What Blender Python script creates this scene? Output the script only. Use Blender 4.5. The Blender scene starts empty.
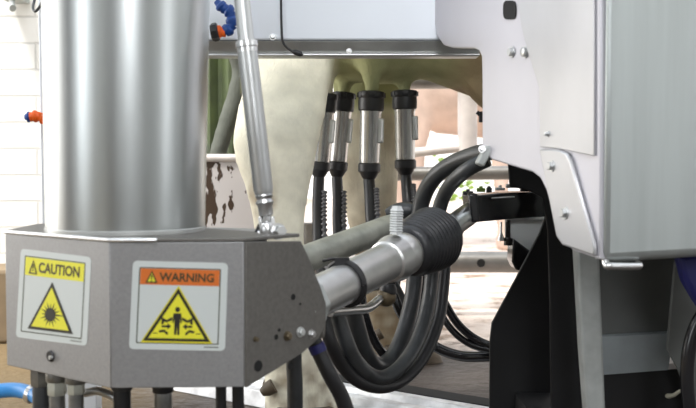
import bpy, bmesh, math, random
from mathutils import Vector, Matrix, noise
random.seed(4)
C = bpy.context.scene.collection
SC = bpy.context.scene
# ------------------------------------------------------------------ camera
F = 1000.0; TILT = math.radians(2.52); CAMZ = 0.5
cd = bpy.data.cameras.new('camera'); cam = bpy.data.objects.new('camera', cd); C.objects.link(cam)
cam.location = (0, 0, CAMZ); cam.rotation_euler = (math.radians(90) - TILT, 0, 0)
cd.sensor_width = 36; cd.lens = F / 696 * 36; cd.clip_start = 0.05
cd.dof.use_dof = True; cd.dof.focus_distance = 1.75; cd.dof.aperture_fstop = 9
SC.camera = cam
# ------------------------------------------------------------------ world, sun, lamps, exposure
w = bpy.data.worlds.new('world'); SC.world = w; w.use_nodes = True
nt = w.node_tree; bg = nt.nodes['Background']
tc = nt.nodes.new('ShaderNodeTexCoord'); sep = nt.nodes.new('ShaderNodeSeparateXYZ')
cr = nt.nodes.new('ShaderNodeValToRGB')
nt.links.new(tc.outputs['Generated'], sep.inputs[0]); nt.links.new(sep.outputs['Z'], cr.inputs[0])
cr.color_ramp.elements[0].position = 0.0; cr.color_ramp.elements[0].color = (1, .97, .93, 1)
cr.color_ramp.elements[1].position = 0.6; cr.color_ramp.elements[1].color = (.86, .93, 1, 1)
nt.links.new(cr.outputs[0], bg.inputs[0]); bg.inputs[1].default_value = 1.75
def area(name, loc, target, sx, sy, power, col=(1, 1, 1)):
    l = bpy.data.lights.new(name, 'AREA'); l.shape = 'RECTANGLE'; l.size = sx; l.size_y = sy; l.energy = power; l.color = col
    o = bpy.data.objects.new(name, l); C.objects.link(o); o.location = loc
    o.rotation_euler = (Vector(target) - Vector(loc)).to_track_quat('-Z', 'Y').to_euler(); return o
sl = bpy.data.lights.new('sun', 'SUN'); sl.energy = 4.2; sl.angle = math.radians(12); sl.color = (1, .97, .93)
so = bpy.data.objects.new('sun', sl); C.objects.link(so)
so.rotation_euler = Vector((.25, .42, -.87)).to_track_quat('-Z', 'Y').to_euler()
area('window_light', (-2.68, -1.15, 1.25), (-1, -1.15, 1.25), 1.3, 1.5, 24, (.93, .97, 1))  # added lamp, gives the column a light band and fills the front
area('window_light', (.75, -2.42, 1.5), (.5, 1, 1.0), .9, 1.0, 26, (.95, .97, 1))  # added fill lamp behind the camera
area('side_light', (-2.6, 2.15, 1.0), (-.1, 1.8, .5), 1.0, 1.5, 34, (1, .97, .92))  # added lamp brightening the near hind leg from the left
area('door_light', (2.3, .15, 1.3), (1, .3, 1.2), .55, 1.9, 6, (.95, .97, 1))  # added lamp at the right, no doorway behind it
area('skylight', (-.2, -.6, 2.7), (.1, 1.4, .5), 2.0, 1.0, 70, (.95, .97, 1))  # added overhead fill below the closed ceiling
vs = SC.view_settings; vs.view_transform = 'Standard'; vs.look = 'None'; vs.gamma = 1; vs.use_curve_mapping = False
vs.exposure = 0.0
try: SC.cycles.use_denoising = True
except Exception: pass

# ------------------------------------------------------------------ measuring helpers
ct, st = math.cos(TILT), math.sin(TILT); CAM = Vector((0, 0, CAMZ))
def ray(px, py):
    a = (px - 348) / F; b = (204 - py) / F
    return Vector((a, ct + b * st, -st + b * ct))
def at(px, py, Y):
    d = ray(px, py); return CAM + d * (Y / d.y)
def onplane(px, py, p0, n):
    d = ray(px, py); return CAM + d * ((p0 - CAM).dot(n) / d.dot(n))
def onfloor(px, py, z=0):
    return onplane(px, py, Vector((0, 0, z)), Vector((0, 0, 1)))

# ------------------------------------------------------------------ materials
def mat(name, col, rough=.5, metal=0., var=0., vscale=8., bump=0., bscale=60., stretch=None, spec=.5, rvar=0., col2=None, coat=0., t0=.35, t1=.65, detail=6):
    m = bpy.data.materials.new(name); m.use_nodes = True; n = m.node_tree; b = n.nodes['Principled BSDF']
    b.inputs['Base Color'].default_value = (*col, 1); b.inputs['Roughness'].default_value = rough
    b.inputs['Metallic'].default_value = metal; b.inputs['Specular IOR Level'].default_value = spec
    b.inputs['Coat Weight'].default_value = coat
    t = n.nodes.new('ShaderNodeTexCoord'); mp = n.nodes.new('ShaderNodeMapping'); n.links.new(t.outputs['Object'], mp.inputs[0])
    if stretch: mp.inputs['Scale'].default_value = stretch
    if var or col2:
        ns = n.nodes.new('ShaderNodeTexNoise'); ns.inputs['Scale'].default_value = vscale; ns.inputs['Detail'].default_value = detail
        n.links.new(mp.outputs[0], ns.inputs[0]); r = n.nodes.new('ShaderNodeValToRGB'); n.links.new(ns.outputs[0], r.inputs[0])
        r.color_ramp.elements[0].position = t0; r.color_ramp.elements[1].position = t1
        c2 = col2 if col2 else tuple(min(1, c * (1 + var)) for c in col); c1 = col if col2 else tuple(c * (1 - var) for c in col)
        r.color_ramp.elements[0].color = (*c1, 1); r.color_ramp.elements[1].color = (*c2, 1)
        n.links.new(r.outputs[0], b.inputs['Base Color'])
    if rvar:
        n2 = n.nodes.new('ShaderNodeTexNoise'); n2.inputs['Scale'].default_value = vscale * 1.7; n.links.new(mp.outputs[0], n2.inputs[0])
        mr = n.nodes.new('ShaderNodeMapRange'); mr.inputs[3].default_value = rough - rvar; mr.inputs[4].default_value = rough + rvar
        n.links.new(n2.outputs[0], mr.inputs[0]); n.links.new(mr.outputs[0], b.inputs['Roughness'])
    if bump:
        n3 = n.nodes.new('ShaderNodeTexNoise'); n3.inputs['Scale'].default_value = bscale; n3.inputs['Detail'].default_value = 5
        n.links.new(mp.outputs[0], n3.inputs[0]); bp = n.nodes.new('ShaderNodeBump'); bp.inputs['Strength'].default_value = bump
        bp.inputs['Distance'].default_value = .004; n.links.new(n3.outputs[0], bp.inputs['Height']); n.links.new(bp.outputs[0], b.inputs['Normal'])
    return m
M = {}
M['column'] = mat('polished_steel', (.54, .565, .565), .31, 1, var=.05, vscale=6, stretch=(6, 6, .4), rvar=.05)
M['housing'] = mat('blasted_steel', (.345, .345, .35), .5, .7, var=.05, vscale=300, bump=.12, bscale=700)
M['housing_side'] = mat('dark_blasted_steel', (.165, .157, .145), .55, .5, var=.08, vscale=200, bump=.12, bscale=600)  # housing steel again, darkened for the face turned from the light
M['rim'] = mat('bright_cut_steel', (.85, .86, .88), .4, 1, bump=.4, bscale=160)
M['panel'] = mat('white_steel_sheet', (.62, .61, .655), .4, .25, var=.04, vscale=4, stretch=(1, 1, .5), rvar=.06)
M['beamw'] = mat('white_beam_steel', (.80, .84, .90), .4, .15, var=.03, vscale=3, rvar=.05)
M['lip'] = mat('folded_steel_lip', (.52, .53, .52), .45, .6, var=.15, vscale=14)
M['cab'] = mat('brushed_cabinet_steel', (.47, .505, .50), .42, .6, var=.06, vscale=5, stretch=(8, 8, .5), bump=.05, bscale=200)
M['steel'] = mat('stainless', (.62, .62, .62), .3, 1, var=.06, vscale=20)
M['steel_b'] = mat('bright_stainless', (.80, .80, .80), .28, 1)
M['tube'] = mat('arm_tube_steel', (.66, .66, .65), .36, .9, var=.08, vscale=30, rvar=.06)
M['tube_old'] = mat('weathered_tube', (.44, .45, .40), .5, .6, var=.2, vscale=25, bump=.2, bscale=120)
M['strut'] = mat('satin_grey_metal', (.55, .56, .56), .38, .8, var=.05, vscale=15)
M['shell'] = mat('teat_cup_steel', (.52, .52, .51), .27, .95, var=.05, vscale=40)
M['rubber'] = mat('black_rubber', (.016, .016, .018), .42, 0, spec=.5, bump=.1, bscale=90)
M['rubber_g'] = mat('grey_worn_rubber', (.034, .037, .040), .38, 0, spec=.6, var=.3, vscale=30, bump=.1, bscale=120)
M['pulse'] = mat('ribbed_grey_plastic', (.13, .13, .14), .2, 0, spec=.9)
M['kerbm'] = mat('scuffed_aluminium', (.80, .81, .83), .45, .5, var=.2, vscale=30)
M['boot'] = mat('soft_black_rubber', (.02, .021, .024), .36, 0, spec=.6)
M['blackp'] = mat('black_painted_plate', (.012, .012, .013), .55, 0, spec=.3, var=.2)
M['gloss'] = mat('gloss_black_plastic', (.012, .012, .014), .16, 0, spec=.6)
M['greypl'] = mat('grey_plastic', (.62, .64, .64), .5, 0, var=.05)
M['dkgrey'] = mat('dark_grey_board', (.11, .115, .11), .6, 0, var=.08, vscale=12)
M['midgrey'] = mat('mid_grey_strip', (.27, .30, .31), .55, 0, var=.1, vscale=18)
M['strip'] = mat('worn_grey_flange', (.42, .44, .43), .55, .2, var=.12, vscale=30, bump=.2)
M['blue'] = mat('blue_plastic', (.01, .06, .27), .4, 0)
M['navy'] = mat('navy_plastic', (.012, .014, .13), .45, 0)
M['bluehose'] = mat('light_blue_hose', (.03, .26, .66), .4, 0)
M['orange'] = mat('orange_plastic', (.86, .13, .01), .4, 0)
M['brass'] = mat('stained_joint', (.13, .10, .06), .5, .4, var=.3, vscale=60)
M['dirt'] = mat('brown_muck', (.06, .035, .02), .8, 0, var=.4)
M['white_st'] = mat('sticker_white', (.60, .64, .63), .45)
M['yellow'] = mat('sticker_yellow', (.78, .74, .04), .45)
M['yellow_d'] = mat('sticker_deep_yellow', (.70, .62, .03), .45)
M['orange_st'] = mat('sticker_orange', (.66, .16, .025), .45)
M['ink'] = mat('sticker_ink', (.018, .016, .012), .5)
M['ink_s'] = mat('sticker_outline', (.07, .08, .05), .5)
M['rail'] = mat('galvanised_rail', (.25, .24, .225), .42, .6, var=.15, vscale=16, bump=.15)
M['railw'] = mat('pale_rail_paint', (.72, .66, .63), .45, .1, var=.1, vscale=16)
M['hole'] = mat('dark_recess', (.006, .006, .006), .8)
M['hoof'] = mat('horn', (.10, .075, .05), .6, 0, var=.3, vscale=30)
M['dirtyfur'] = mat('muddy_fur', (.50, .44, .32), .9, 0, col2=(.10, .07, .04), vscale=26, bump=1, bscale=150, t0=.4, t1=.62)
M['cow2'] = mat('tan_hide', (.56, .43, .36), .85, 0, var=.12, vscale=9, bump=.3)
M['plant'] = mat('leaf_green', (.22, .34, .06), .7, 0, var=.4, vscale=9)
M['curbm'] = mat('muck_stained_concrete', (.20, .145, .085), .8, 0, var=.3, vscale=6)
M['lipd'] = mat('dull_fitting_steel', (.22, .22, .21), .4, .8, var=.2, vscale=60)
M['doorp'] = mat('dark_door_paint', (.10, .10, .11), .4)  # for the added dark slabs reflected in the column
M['frost'] = mat('pale_frosted_glass', (.75, .78, .80), .3)  # for the added pale slabs reflected in the column
M['concrete'] = mat('grey_concrete', (.60, .61, .60), .8, 0, var=.1, vscale=5, bump=.3, bscale=40)
M['roof'] = mat('grey_roof_sheet', (.32, .33, .34), .7, 0, var=.1)

# cow hide: cream, olive udder skin
def hide():
    m = bpy.data.materials.new('cream_hide'); m.use_nodes = True; n = m.node_tree; b = n.nodes['Principled BSDF']
    b.inputs['Roughness'].default_value = .85; b.inputs['Specular IOR Level'].default_value = .2
    t = n.nodes.new('ShaderNodeTexCoord'); vc = n.nodes.new('ShaderNodeVertexColor'); vc.layer_name = 'hide'
    ns = n.nodes.new('ShaderNodeTexNoise'); ns.inputs['Scale'].default_value = 22; ns.inputs['Detail'].default_value = 6
    n.links.new(t.outputs['Object'], ns.inputs[0])
    mr = n.nodes.new('ShaderNodeMapRange'); mr.inputs[1].default_value = .3; mr.inputs[2].default_value = .7; mr.inputs[3].default_value = .84; mr.inputs[4].default_value = 1.1
    n.links.new(ns.outputs[0], mr.inputs[0])
    mx = n.nodes.new('ShaderNodeMixRGB'); mx.blend_type = 'MULTIPLY'; mx.inputs[0].default_value = 1
    n.links.new(vc.outputs[0], mx.inputs[1]); n.links.new(mr.outputs[0], mx.inputs[2]); n.links.new(mx.outputs[0], b.inputs['Base Color'])
    mp = n.nodes.new('ShaderNodeMapping'); mp.inputs['Scale'].default_value = (1, 1, .3); n.links.new(t.outputs['Object'], mp.inputs[0])
    n3 = n.nodes.new('ShaderNodeTexNoise'); n3.inputs['Scale'].default_value = 240; n.links.new(mp.outputs[0], n3.inputs[0])
    bp = n.nodes.new('ShaderNodeBump'); bp.inputs['Strength'].default_value = .5; bp.inputs['Distance'].default_value = .003
    n.links.new(n3.outputs[0], bp.inputs['Height']); n.links.new(bp.outputs[0], b.inputs['Normal'])
    return m
M['hide'] = hide()
def wallmat():
    m = bpy.data.materials.new('white_block_wall'); m.use_nodes = True; n = m.node_tree; b = n.nodes['Principled BSDF']
    t = n.nodes.new('ShaderNodeTexCoord'); mp = n.nodes.new('ShaderNodeMapping'); mp.inputs['Rotation'].default_value = (math.radians(90), 0, 0)
    n.links.new(t.outputs['Object'], mp.inputs[0])
    br = n.nodes.new('ShaderNodeTexBrick'); br.inputs['Scale'].default_value = 1; br.inputs['Brick Width'].default_value = .225
    br.inputs['Row Height'].default_value = .076; br.inputs['Mortar Size'].default_value = .0035; br.inputs['Mortar Smooth'].default_value = .3
    br.inputs['Color1'].default_value = (.80, .79, .76, 1); br.inputs['Color2'].default_value = (.76, .75, .72, 1); br.inputs['Mortar'].default_value = (.58, .57, .55, 1)
    n.links.new(mp.outputs[0], br.inputs[0]); n.links.new(br.outputs[0], b.inputs['Base Color']); b.inputs['Roughness'].default_value = .7
    bp = n.nodes.new('ShaderNodeBump'); bp.invert = True; bp.inputs['Strength'].default_value = .5; bp.inputs['Distance'].default_value = .004
    n.links.new(br.outputs['Fac'], bp.inputs['Height']); n.links.new(bp.outputs[0], b.inputs['Normal']); return m
def floormat():
    m = bpy.data.materials.new('wet_mucky_concrete'); m.use_nodes = True; n = m.node_tree; b = n.nodes['Principled BSDF']
    t = n.nodes.new('ShaderNodeTexCoord'); ns = n.nodes.new('ShaderNodeTexNoise'); ns.inputs['Scale'].default_value = 5; ns.inputs['Detail'].default_value = 9
    ns.inputs['Roughness'].default_value = .7
    n.links.new(t.outputs['Object'], ns.inputs[0]); r = n.nodes.new('ShaderNodeValToRGB'); n.links.new(ns.outputs[0], r.inputs[0])
    e = r.color_ramp.elements; e[0].position = .38; e[0].color = (.26, .17, .11, 1); e[1].position = .58; e[1].color = (.78, .66, .58, 1)
    x = e.new(.47); x.color = (.66, .54, .46, 1)
    n.links.new(r.outputs[0], b.inputs['Base Color']); b.inputs['Specular IOR Level'].default_value = .3
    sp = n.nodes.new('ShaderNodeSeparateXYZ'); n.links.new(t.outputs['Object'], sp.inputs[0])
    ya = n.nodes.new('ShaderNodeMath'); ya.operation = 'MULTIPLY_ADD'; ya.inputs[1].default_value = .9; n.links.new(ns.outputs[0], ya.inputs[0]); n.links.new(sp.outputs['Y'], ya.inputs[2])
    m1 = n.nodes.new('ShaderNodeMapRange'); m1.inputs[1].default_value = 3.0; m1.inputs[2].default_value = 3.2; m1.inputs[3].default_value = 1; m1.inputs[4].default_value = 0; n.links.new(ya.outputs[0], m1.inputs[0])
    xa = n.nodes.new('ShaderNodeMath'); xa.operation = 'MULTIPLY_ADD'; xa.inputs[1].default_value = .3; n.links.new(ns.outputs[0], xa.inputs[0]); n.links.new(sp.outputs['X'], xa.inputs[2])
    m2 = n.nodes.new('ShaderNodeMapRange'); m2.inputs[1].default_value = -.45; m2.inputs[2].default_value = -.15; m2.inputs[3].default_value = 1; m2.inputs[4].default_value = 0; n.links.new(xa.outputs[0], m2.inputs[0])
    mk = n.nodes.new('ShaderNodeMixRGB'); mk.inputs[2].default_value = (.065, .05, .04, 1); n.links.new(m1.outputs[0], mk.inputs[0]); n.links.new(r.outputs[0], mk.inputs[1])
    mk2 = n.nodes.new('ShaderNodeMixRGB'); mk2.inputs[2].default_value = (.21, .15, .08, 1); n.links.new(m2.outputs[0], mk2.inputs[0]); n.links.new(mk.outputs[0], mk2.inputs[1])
    n.links.new(mk2.outputs[0], b.inputs['Base Color'])
    mr = n.nodes.new('ShaderNodeMapRange'); mr.inputs[1].default_value = .35; mr.inputs[2].default_value = .6; mr.inputs[3].default_value = .62; mr.inputs[4].default_value = .5
    n.links.new(ns.outputs[0], mr.inputs[0]); n.links.new(mr.outputs[0], b.inputs['Roughness'])
    n2 = n.nodes.new('ShaderNodeTexNoise'); n2.inputs['Scale'].default_value = 34; n2.inputs['Detail'].default_value = 6; n.links.new(t.outputs['Object'], n2.inputs[0])
    bp = n.nodes.new('ShaderNodeBump'); bp.inputs['Strength'].default_value = .7; bp.inputs['Distance'].default_value = .012
    n.links.new(n2.outputs[0], bp.inputs['Height']); n.links.new(bp.outputs[0], b.inputs['Normal']); return m
def splattermat():
    m = bpy.data.materials.new('mud_splashed_steel'); m.use_nodes = True; n = m.node_tree; b = n.nodes['Principled BSDF']
    t = n.nodes.new('ShaderNodeTexCoord'); mp = n.nodes.new('ShaderNodeMapping'); mp.inputs['Scale'].default_value = (1, 1, .45)
    n.links.new(t.outputs['Object'], mp.inputs[0])
    ns = n.nodes.new('ShaderNodeTexNoise'); ns.inputs['Scale'].default_value = 48; ns.inputs['Detail'].default_value = 4; n.links.new(mp.outputs[0], ns.inputs[0])
    sp = n.nodes.new('ShaderNodeSeparateXYZ'); n.links.new(t.outputs['Object'], sp.inputs[0])
    mr = n.nodes.new('ShaderNodeMapRange'); mr.inputs[1].default_value = -.01; mr.inputs[2].default_value = .065; mr.inputs[3].default_value = .17; mr.inputs[4].default_value = -.02
    n.links.new(sp.outputs['X'], mr.inputs[0]); ad = n.nodes.new('ShaderNodeMath'); n.links.new(ns.outputs[0], ad.inputs[0]); n.links.new(mr.outputs[0], ad.inputs[1])
    r = n.nodes.new('ShaderNodeValToRGB'); n.links.new(ad.outputs[0], r.inputs[0]); e = r.color_ramp.elements
    e[0].position = .595; e[0].color = (.62, .58, .57, 1); e[1].position = .62; e[1].color = (.06, .035, .02, 1)
    n.links.new(r.outputs[0], b.inputs['Base Color']); b.inputs['Roughness'].default_value = .4; b.inputs['Metallic'].default_value = .15; return m

# ------------------------------------------------------------------ mesh helpers
def basis(d, up=Vector((0, 0, 1))):
    d = d.normalized()
    if abs(d.dot(up)) > .98: up = Vector((1, 0, 0))
    x = d.cross(up).normalized(); y = x.cross(d).normalized(); return x, y
def ring(bm, c, x, y, rx, ry, n):
    return [bm.verts.new(c + x * (rx * math.cos(2 * math.pi * i / n)) + y * (ry * math.sin(2 * math.pi * i / n))) for i in range(n)]
def skin_rings(bm, rings, cap=True):
    for a, b in zip(rings, rings[1:]):
        n = len(a)
        for i in range(n): bm.faces.new((a[i], a[(i + 1) % n], b[(i + 1) % n], b[i]))
    if cap:
        bm.faces.new(list(reversed(rings[0]))); bm.faces.new(rings[-1])
def spline(pts, per=8):
    P = [Vector(p) for p in pts]
    if len(P) < 3: return P
    P = [P[0] * 2 - P[1]] + P + [P[-1] * 2 - P[-2]]; out = []
    for i in range(1, len(P) - 2):
        a, b, c, d = P[i - 1:i + 3]
        for k in range(per):
            t = k / per
            out.append(.5 * ((2 * b) + (c - a) * t + (2 * a - 5 * b + 4 * c - d) * t * t + (3 * b - a - 3 * c + d) * t ** 3))
    out.append(P[-2]); return out
def tube(bm, pts, r, n=16, smooth=True, per=8, cap=True):
    P = spline(pts, per) if smooth else [Vector(p) for p in pts]
    R = r if callable(r) else (lambda t: r)
    rings = []; x = None
    for i, p in enumerate(P):
        d = (P[min(i + 1, len(P) - 1)] - P[max(i - 1, 0)]).normalized()
        if x is None: x, y = basis(d)
        else:
            x = (x - d * x.dot(d)).normalized(); y = x.cross(d).normalized()
        rr = R(i / (len(P) - 1)); rings.append(ring(bm, p, x, y, rr, rr, n))
    skin_rings(bm, rings, cap); return bm
def lathe(bm, p0, d, prof, n=32):
    """prof = [(distance along d, radius)]"""
    d = Vector(d).normalized(); x, y = basis(d)
    skin_rings(bm, [ring(bm, Vector(p0) + d * a, x, y, max(r, 1e-5), max(r, 1e-5), n) for a, r in prof]); return bm
def box(bm, c, s, rot=None):
    m = Matrix.Translation(Vector(c)) @ (rot.to_4x4() if rot else Matrix.Identity(4)) @ Matrix.Diagonal((*s, 1))
    bmesh.ops.create_cube(bm, size=1, matrix=m); return bm
def prism(bm, pts, ext):
    """closed polygon extruded by the vector ext"""
    a = [bm.verts.new(Vector(p)) for p in pts]; b = [bm.verts.new(Vector(p) + ext) for p in pts]; n = len(a)
    bm.faces.new(a); bm.faces.new(list(reversed(b)))
    for i in range(n): bm.faces.new((a[i], b[i], b[(i + 1) % n], a[(i + 1) % n]))
    return bm
def ball(bm, c, r, n=16, scale=(1, 1, 1)):
    bmesh.ops.create_uvsphere(bm, u_segments=n, v_segments=n // 2 + 2, radius=r, matrix=Matrix.Translation(Vector(c)) @ Matrix.Diagonal((*scale, 1))); return bm
def wloc(o):
    v = Vector((0, 0, 0))
    while o: v += o.location; o = o.parent
    return v
def B(): return bmesh.new()
def obj(name, bm, m, parent=None, bevel=0, sharp=35, loc=None):
    me = bpy.data.meshes.new(name)
    bmesh.ops.recalc_face_normals(bm, faces=bm.faces)
    off = wloc(parent) if parent else Vector((0, 0, 0))
    if loc is not None: off = off + Vector(loc)
    bmesh.ops.translate(bm, verts=bm.verts, vec=-off); bm.to_mesh(me); bm.free()
    me.shade_smooth() if hasattr(me, 'shade_smooth') else None
    try: me.set_sharp_from_angle(angle=math.radians(sharp))
    except Exception: pass
    me.materials.append(M[m] if isinstance(m, str) else m)
    o = bpy.data.objects.new(name, me); C.objects.link(o)
    if parent: o.parent = parent
    if loc is not None: o.location = Vector(loc)
    if bevel:
        b = o.modifiers.new('bevel', 'BEVEL'); b.width = bevel; b.segments = 3; b.limit_method = 'ANGLE'; b.angle_limit = math.radians(35)
        b.harden_normals = False
    return o
def tag(o, label, cat, group=None):
    o['label'] = label; o['category'] = cat
    if group: o['group'] = group
    return o
def thing(name, label, cat, loc, group=None):
    o = bpy.data.objects.new(name, None); C.objects.link(o); o.empty_display_size = .05; o.location = Vector(loc); return tag(o, label, cat, group)
def struct(name, bm, m, parent=None, bevel=0, loc=None):
    o = obj(name, bm, m, parent, bevel, loc=loc)
    if not parent: o['kind'] = 'structure'
    return o
def copy_tree(o, parent=None):
    c = o.copy(); C.objects.link(c); c.parent = parent
    for ch in o.children: copy_tree(ch, c)
    return c
def bolt(bm, c, n, r, h=None, hexa=True):
    h = h or r * .8; n = Vector(n).normalized()
    lathe(bm, Vector(c), n, [(0, r * 1.35), (h * .3, r * 1.3)], 20)
    lathe(bm, Vector(c) + n * h * .3, n, [(0, r), (h * .8, r), (h, r * .8)], 6 if hexa else 20)
def textmesh(s, size, m, fn, name, parent, bold=.0):
    cu = bpy.data.curves.new('t', 'FONT'); cu.body = s; cu.size = 1; cu.align_x = 'LEFT'; cu.offset = bold; cu.resolution_u = 3
    to = bpy.data.objects.new('t', cu); C.objects.link(to); bpy.context.view_layer.update()
    me = bpy.data.meshes.new_from_object(to.evaluated_get(bpy.context.evaluated_depsgraph_get())); bpy.data.objects.remove(to)
    bm = B(); bm.from_mesh(me)
    xs = [v.co.x for v in bm.verts]; ys = [v.co.y for v in bm.verts]
    x0, x1, y0, y1 = min(xs), max(xs), min(ys), max(ys)
    for v in bm.verts:
        v.co = fn((v.co.x - x0) / (x1 - x0), 1 - (v.co.y - y0) / (y1 - y0))
    return obj(name, bm, m, parent)

# ================================================================== SETTING
bm = B(); box(bm, (0, 4, -.05), (14, 18, .1)); struct('floor', bm, floormat())
wx1 = at(150, 160, 2.9).x
bm = B(); box(bm, ((wx1 - 3.2) / 2, 3.0, 1.4), (wx1 + 3.2, .2, 2.8)); struct('wall_left', bm, wallmat())
bm = B(); box(bm, (0, -2.6, 1.4), (7, .15, 2.8)); struct('wall_back', bm, 'concrete')
bm = B(); box(bm, (-2.8, -.85, 1.4), (.15, 3.4, 2.8)); struct('wall_front', bm, 'concrete')  # unseen wall added to cut the open light from the left
bm = B(); box(bm, (-2.69, .35, 1.02), (.06, .95, 2.04)); d1 = struct('door_1', bm, 'doorp', bevel=.004)  # added dark slab, reflected as a dark band in the column
bm = B(); box(bm, (-.7, -2.49, 1.02), (.95, .06, 2.04)); struct('door_2', bm, 'doorp', bevel=.004)  # added dark slab behind the camera, also for the column reflection
for i_, (x_, w_) in enumerate(((.75, .9), (1.8, .5), (-1.9, .7))):
    bm = B(); box(bm, (x_, -2.5, 1.5), (w_, .04, 1.0)); struct('window_%d' % (i_ + 1), bm, 'frost', bevel=.004)  # added pale slabs, lighter bands for the column to reflect
bm = B(); box(bm, (2.6, -.6, 1.4), (.15, 4, 2.8)); struct('wall_right', bm, 'concrete')
bm = B(); box(bm, (0, -.9, 2.85), (7, 3.6, .1)); struct('ceiling', bm, 'roof')
# low curb at the foot of the left wall
bm = B(); box(bm, ((wx1 - 3.2) / 2, 2.80, .1), (wx1 + 3.2, .2, .2)); struct('trim_1', bm, 'curbm', bevel=.01)

# ================================================================== FLOOR KERB RAIL
k0 = onfloor(150, 350, .05); k1 = onfloor(520, 411.7, .05)
d = (k1 - k0).normalized(); nrm = Vector((-d.y, d.x, 0)) * -1
def kpt(p, a, z): q = p + nrm * a; return Vector((q.x, q.y, z))
kr = thing('kerb_rail', 'pale aluminium kerb rail running along the floor below the looped hoses', 'rail', (k0.x, k0.y, 0))
prof = [(0, 0), (0, .05), (.024, .05), (.028, .038), (.05, .038), (.054, .046), (.075, .046), (.080, .034), (.105, .034), (.11, 0)]
bm = B(); prism(bm, [kpt(k0, a, z) for a, z in prof], k1 - k0); obj('rail_profile', bm, 'kerbm', kr, bevel=.002)
bm = B(); prism(bm, [kpt(k0, a, z) for a, z in [(-.05, 0), (-.05, .0515), (0, .0515), (0, 0)]], k1 - k0); obj('seal_strip', bm, 'hole', kr)  # black strip standing in for the shaded gap behind the rail

# ================================================================== COW
def sect(bm, rows, n=24):
    """rows = [(centre, half width x, half depth y)] horizontal ellipses"""
    skin_rings(bm, [ring(bm, Vector(c), Vector((1, 0, 0)), Vector((0, 1, 0)), a, b, n) for c, a, b in rows])
def legrows(Y, rows, dep):
    out = []
    for x0, x1, y in rows:
        Yv = Y(y) if callable(Y) else Y
        a = at(x0, y, Yv); b = at(x1, y, Yv); hw = (b.x - a.x) / 2
        out.append(((a + b) / 2, hw, max(hw * dep, .03)))
    return out
YN, YF, YU = 1.87, 2.50, 2.27
bm = B()
near = [(215, 345, -20), (232, 342, 20), (246, 337, 55), (243, 331, 85), (236, 326, 115), (231, 320, 140), (236, 315, 165), (244, 311, 185), (249, 307, 205),
        (255, 305, 235), (260, 308, 270), (263, 312, 310), (264, 318, 340), (263, 328, 365), (264, 334, 385), (264, 336, 400), (264, 342, 418), (268, 346, 427)]
sect(bm, legrows(lambda y: YN + max(0, 150 - y) * .0010, near, .62))
far = [(300, 430, -10), (322, 420, 30), (330, 408, 60), (333, 403, 95), (333, 402, 130), (331, 400, 160), (338, 398, 190), (346, 397, 215), (352, 398, 245), (358, 400, 275),
       (362, 403, 305), (362, 407, 325), (364, 415, 340), (372, 424, 352), (378, 428, 358)]
sect(bm, legrows(YF, far, .6))
# barrel: rings along x
def barrel(bm, rows, n=28):
    rings = []
    for x, yc, zc, ry, rz in rows:
        rings.append(ring(bm, Vector((x, yc, zc)), Vector((0, 1, 0)), Vector((0, 0, 1)), ry, rz, n))
    skin_rings(bm, rings)
barrel(bm, [(-.34, YU, 1.12, .10, .16), (-.27, YU, 1.10, .24, .28), (-.1, YU, 1.08, .30, .34), (.15, YU, 1.05, .34, .36), (.3, YU, 1.02, .36, .385),
            (.42, YU, .98, .38, .43), (.7, YU, .97, .42, .44), (1.2, YU, .99, .40, .42), (1.7, YU, 1.06, .30, .36), (1.95, YU, 1.15, .22, .25)])
barrel(bm, [(1.85, YU, 1.18, .16, .20), (2.1, YU, 1.26, .12, .15), (2.3, YU, 1.32, .11, .14), (2.45, YU, 1.27, .10, .12), (2.7, YU, 1.15, .065, .075), (2.8, YU, 1.1, .05, .05)])
# front legs, out of frame but part of the animal
for yy in (YU - .2, YU + .2):
    sect(bm, [(Vector((1.55, yy, .95)), .11, .08), (Vector((1.56, yy, .6)), .06, .05), (Vector((1.56, yy, .42)), .05, .045), (Vector((1.56, yy, .15)), .035, .03), (Vector((1.58, yy, .05)), .05, .045), (Vector((1.59, yy, 0.005)), .06, .05)])
# udder
ud = at(385, 40, YU)
ball(bm, (ud.x, YU, ud.z + .040), .2, 28, (1.0, .9, .70))
ball(bm, (at(345, 50, YU).x, YU, at(345, 50, YU).z), .12, 24, (.9, 1.1, .5))
ball(bm, (at(440, 40, YU).x, YU, at(440, 42, YU).z), .12, 24, (1.2, 1, .48))
# flank fold on the right, coming down behind the panel
ball(bm, (at(520, 60, YU - .12).x, YU - .08, at(520, 55, YU).z), .12, 24, (1.15, .8, 1.25))
# cup placement: (px top, py top, px bottom, py bottom, Y)
cups = [(326, 93, 319, 176, 2.20), (344, 92, 337, 176, 2.28), (371.5, 91, 369, 178, 2.16), (404.5, 90, 405.5, 174, 2.24)]
for x, y, x2, y2, Y in cups:
    a = at(x, 45, Y); b = at(x, y + 14, Y)
    lathe(bm, a, b - a, [(0, .045), ((b - a).length * .3, .036), ((b - a).length * .55, .020), ((b - a).length * .8, .016), ((b - a).length, .012)], 20)
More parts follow.
